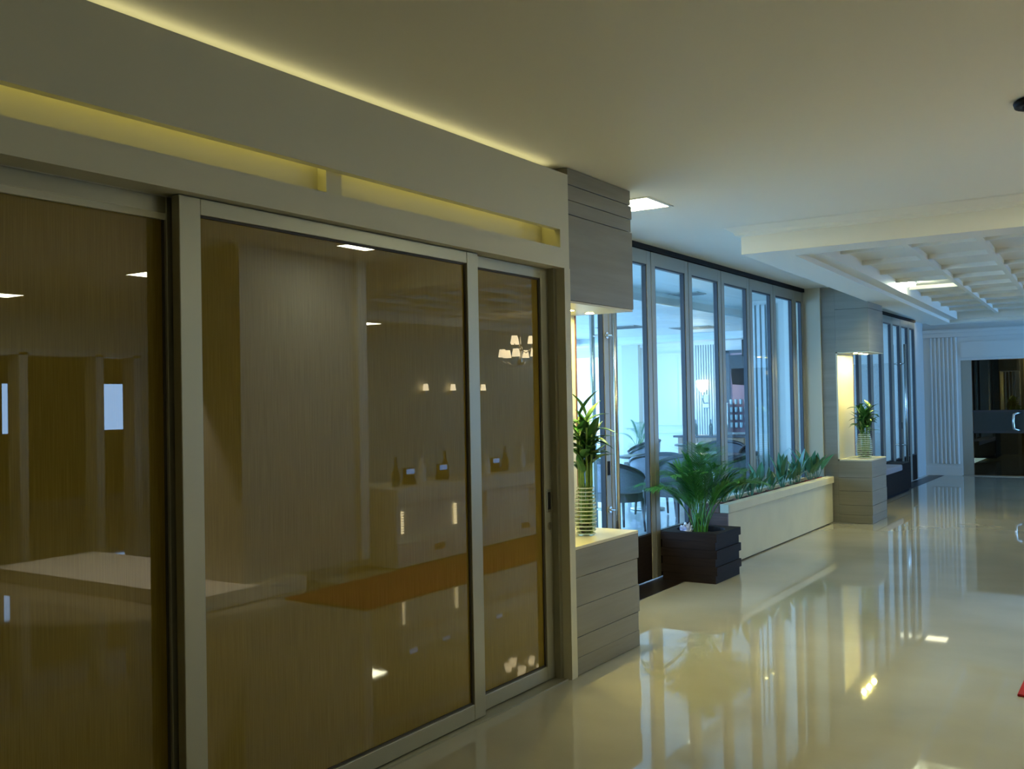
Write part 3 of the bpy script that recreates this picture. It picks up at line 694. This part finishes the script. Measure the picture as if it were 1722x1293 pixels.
def table(x, y, label):
    t = thing('round_table', (x, y, 0), label, 'table', 'round dark dining tables')
    MB().lathe([(.38, .715), (.40, .72), (.40, .742), (.385, .75)], (x, y, 0), 32).build('tabletop', M_TABLE, t)
    MB().lathe([(.035, .03), (.035, .71)], (x, y, 0), 14).build('pedestal', M_STEEL, t, smooth=True)
    MB().lathe([(.24, .004), (.24, .018), (.05, .04)], (x, y, 0), 24).build('base', M_STEEL, t, smooth=True)
table(-6.0, 12.6, 'round dark table behind the nearest grey tub chair')
table(-5.2, 13.1, 'round dark table behind the palm')
table(-6.6, 15.9, 'round dark table by the bar end')
cb0 = None
for i, (x, y, tn) in enumerate(((-5.95, 12.5, 'nearest'), (-5.15, 13.0, 'palm side'), (-5.3, 13.25, 'palm side rear'), (-6.5, 15.8, 'bar side'))):
    tag(MB().lathe([(.03, 0), (.06, .008), (.075, .02), (.072, .022), (.03, .012)], (x, y, .75), 16).build('saucer', M_WHITE, None, loc=(x, y, .75)), 'white saucer on the %s dark table' % tn, 'saucer', 'saucers on the dining tables')
palm('dining_palm', -8.1, 16.7, .62, 12, .62, .42, 'wispy potted palm by the dining room windows', 9, M_LEAF2, 14)
tag(MB().lathe([(.15, 0), (.19, .5), (.21, .62), (.18, .62), (.17, .55)], (-8.1, 16.7, .0), 20).build('plant_pot', M_WHITE, None, loc=(-8.1, 16.7, 0), smooth=True), 'white tall pot under the dining room palm', 'pot')

# ------------------------------------------------------------------ lobby counter, chandelier and pillar: mirrored in the sliding doors
ct = thing('reception_counter', (.6, 9, 0), 'long white reception counter with lit niches, mirrored in the brown doors', 'counter')
bx('body', M_WHITE, ct, .36, 7.05, .02, .9, 11.6, .60); bx('fascia', M_WHITE, ct, .27, 7.05, .60, .95, 11.6, .75, bev=.006)
bx('drawer_band', M_WHITE, ct, .28, 7.05, .02, .36, 11.6, .24)
for y in (7.05, 8.65, 9.6, 11.5): bx('divider', M_WHITE, ct, .29, y, .24, .36, y+.06, .60)
for y in (7.18, 8.02):
    for k in range(9): bx('led', M_STRIP, ct, .335, y, .32+k*.024, .35, y+.03, .334+k*.024)
for y in (7.6, 9.3): bx('drawer_pull', M_BARW, ct, .27, y, .12, .28, y+.16, .18)
for i, (x, y, z0) in enumerate(((.55, 7.6, .75), (.6, 8.2, .75), (.6, 9.3, .75))):
    t = thing('monitor', (x, y, z0), 'small screen on the reception counter, %s from its near end' % ('first', 'second', 'third')[i], 'monitor', 'screens on the reception counter')
    bx('stand', M_BLACK, t, x-.05, y-.09, z0, x+.05, y+.01, z0+.05); bx('casing', M_BLACK, t, x-.02, y-.11, z0+.05, x+.02, y+.03, z0+.16, bev=.004); bx('screen', M_SCREEN, t, x-.024, y-.10, z0+.10, x-.02, y+.02, z0+.15)
for i in range(7):
    y = 7.3 + i*.55; x = .5 + .12*(i % 3)
    tag(MB().lathe([(.04, 0), (.045, .10), (.015, .2), (.015, .28)], (x, y, .75), 12).build('bottle', M_CRYSTAL if i % 2 else M_GLASS_D, None, loc=(x, y, .75)), 'bottle on the reception counter, %s from its near end' % names[i], 'bottle', 'bottles on the reception counter')
pb = thing('lobby_pillar', (.9, 6.2, 0), 'square greige lobby pillar mirrored in the wide sliding door', 'pillar', kind='thing')
bx('shaft', mat('pillar_grey', (.55,.54,.50), .5), pb, .55, 5.45, .12, 1.2, 6.80, ZC-.002); bx('corner_strip', M_WHITE, pb, .5, 6.80, .12, .62, 6.92, ZC-.002); bx('plinth', mat('bright_white', (.88,.86,.80), .5), pb, .40, 4.95, .001, 3.2, 6.0, .12, bev=.005)
chd = thing('chandelier', (1.9, 11.88, 2.2), 'chandelier with white shades and crystals mirrored in the narrow sliding door', 'chandelier')
MB().tube([(1.9, 11.88, 2.1), (1.9, 11.88, 2.86)], .012, 8).build('stem', M_STEEL, chd)
MB().lathe([(.02, 0), (.05, .05), (.02, .12), (.045, .2), (.015, .3)], (1.9, 11.88, 2.05), 14).build('body', M_STEEL, chd, smooth=True)
for k in range(9):
    up_ = k >= 6; n_ = 3 if up_ else 6; a = 2*math.pi*(k % n_)/n_ + (.5 if up_ else .2); r = .16 if up_ else .27; z = 2.36 if up_ else 2.17
    ex, ey = 1.9 + r*math.cos(a), 11.88 + r*math.sin(a)
    ar = MB().tube([(1.9, 11.88, z-.08), (1.9+.5*r*math.cos(a), 11.88+.5*r*math.sin(a), z-.13), (ex, ey, z-.06), (ex, ey, z)], .007, 6).build('arm', M_STEEL, chd)
    MB().lathe([(.062, 0), (.042, .11)], (ex, ey, z), 14).build('lamp_shade', M_SHADE, ar, smooth=True)
mb = MB()
for k in range(24):
    a = k*2.4; r = .08 + .22*((k*7) % 24)/24; mb.lathe([(.001, -.014), (.010, 0), (.001, .014)], (1.9+r*math.cos(a), 11.88+r*math.sin(a), 1.97+.05*((k*5) % 4)/4), 6)
tag(mb.build('crystal_drops', M_CRYSTAL, chd), kind='stuff')
for i, (y, n_) in enumerate(((17.4, 'farthest'), (16.2, 'middle'), (15.3, 'nearest'))):
    t = thing('wall_sconce', (6.45, y, 1.8), 'small shaded sconce on the right lobby wall, %s of three' % n_, 'lamp', 'sconces on the right lobby wall')
    MB().lathe([(.06, 0), (.045, .13)], (6.40, y, 1.78), 12).build('lamp_shade', M_SHADE, t); bx('bracket', M_STEEL, t, 6.39, y-.02, 1.70, 6.5, y+.02, 1.78)
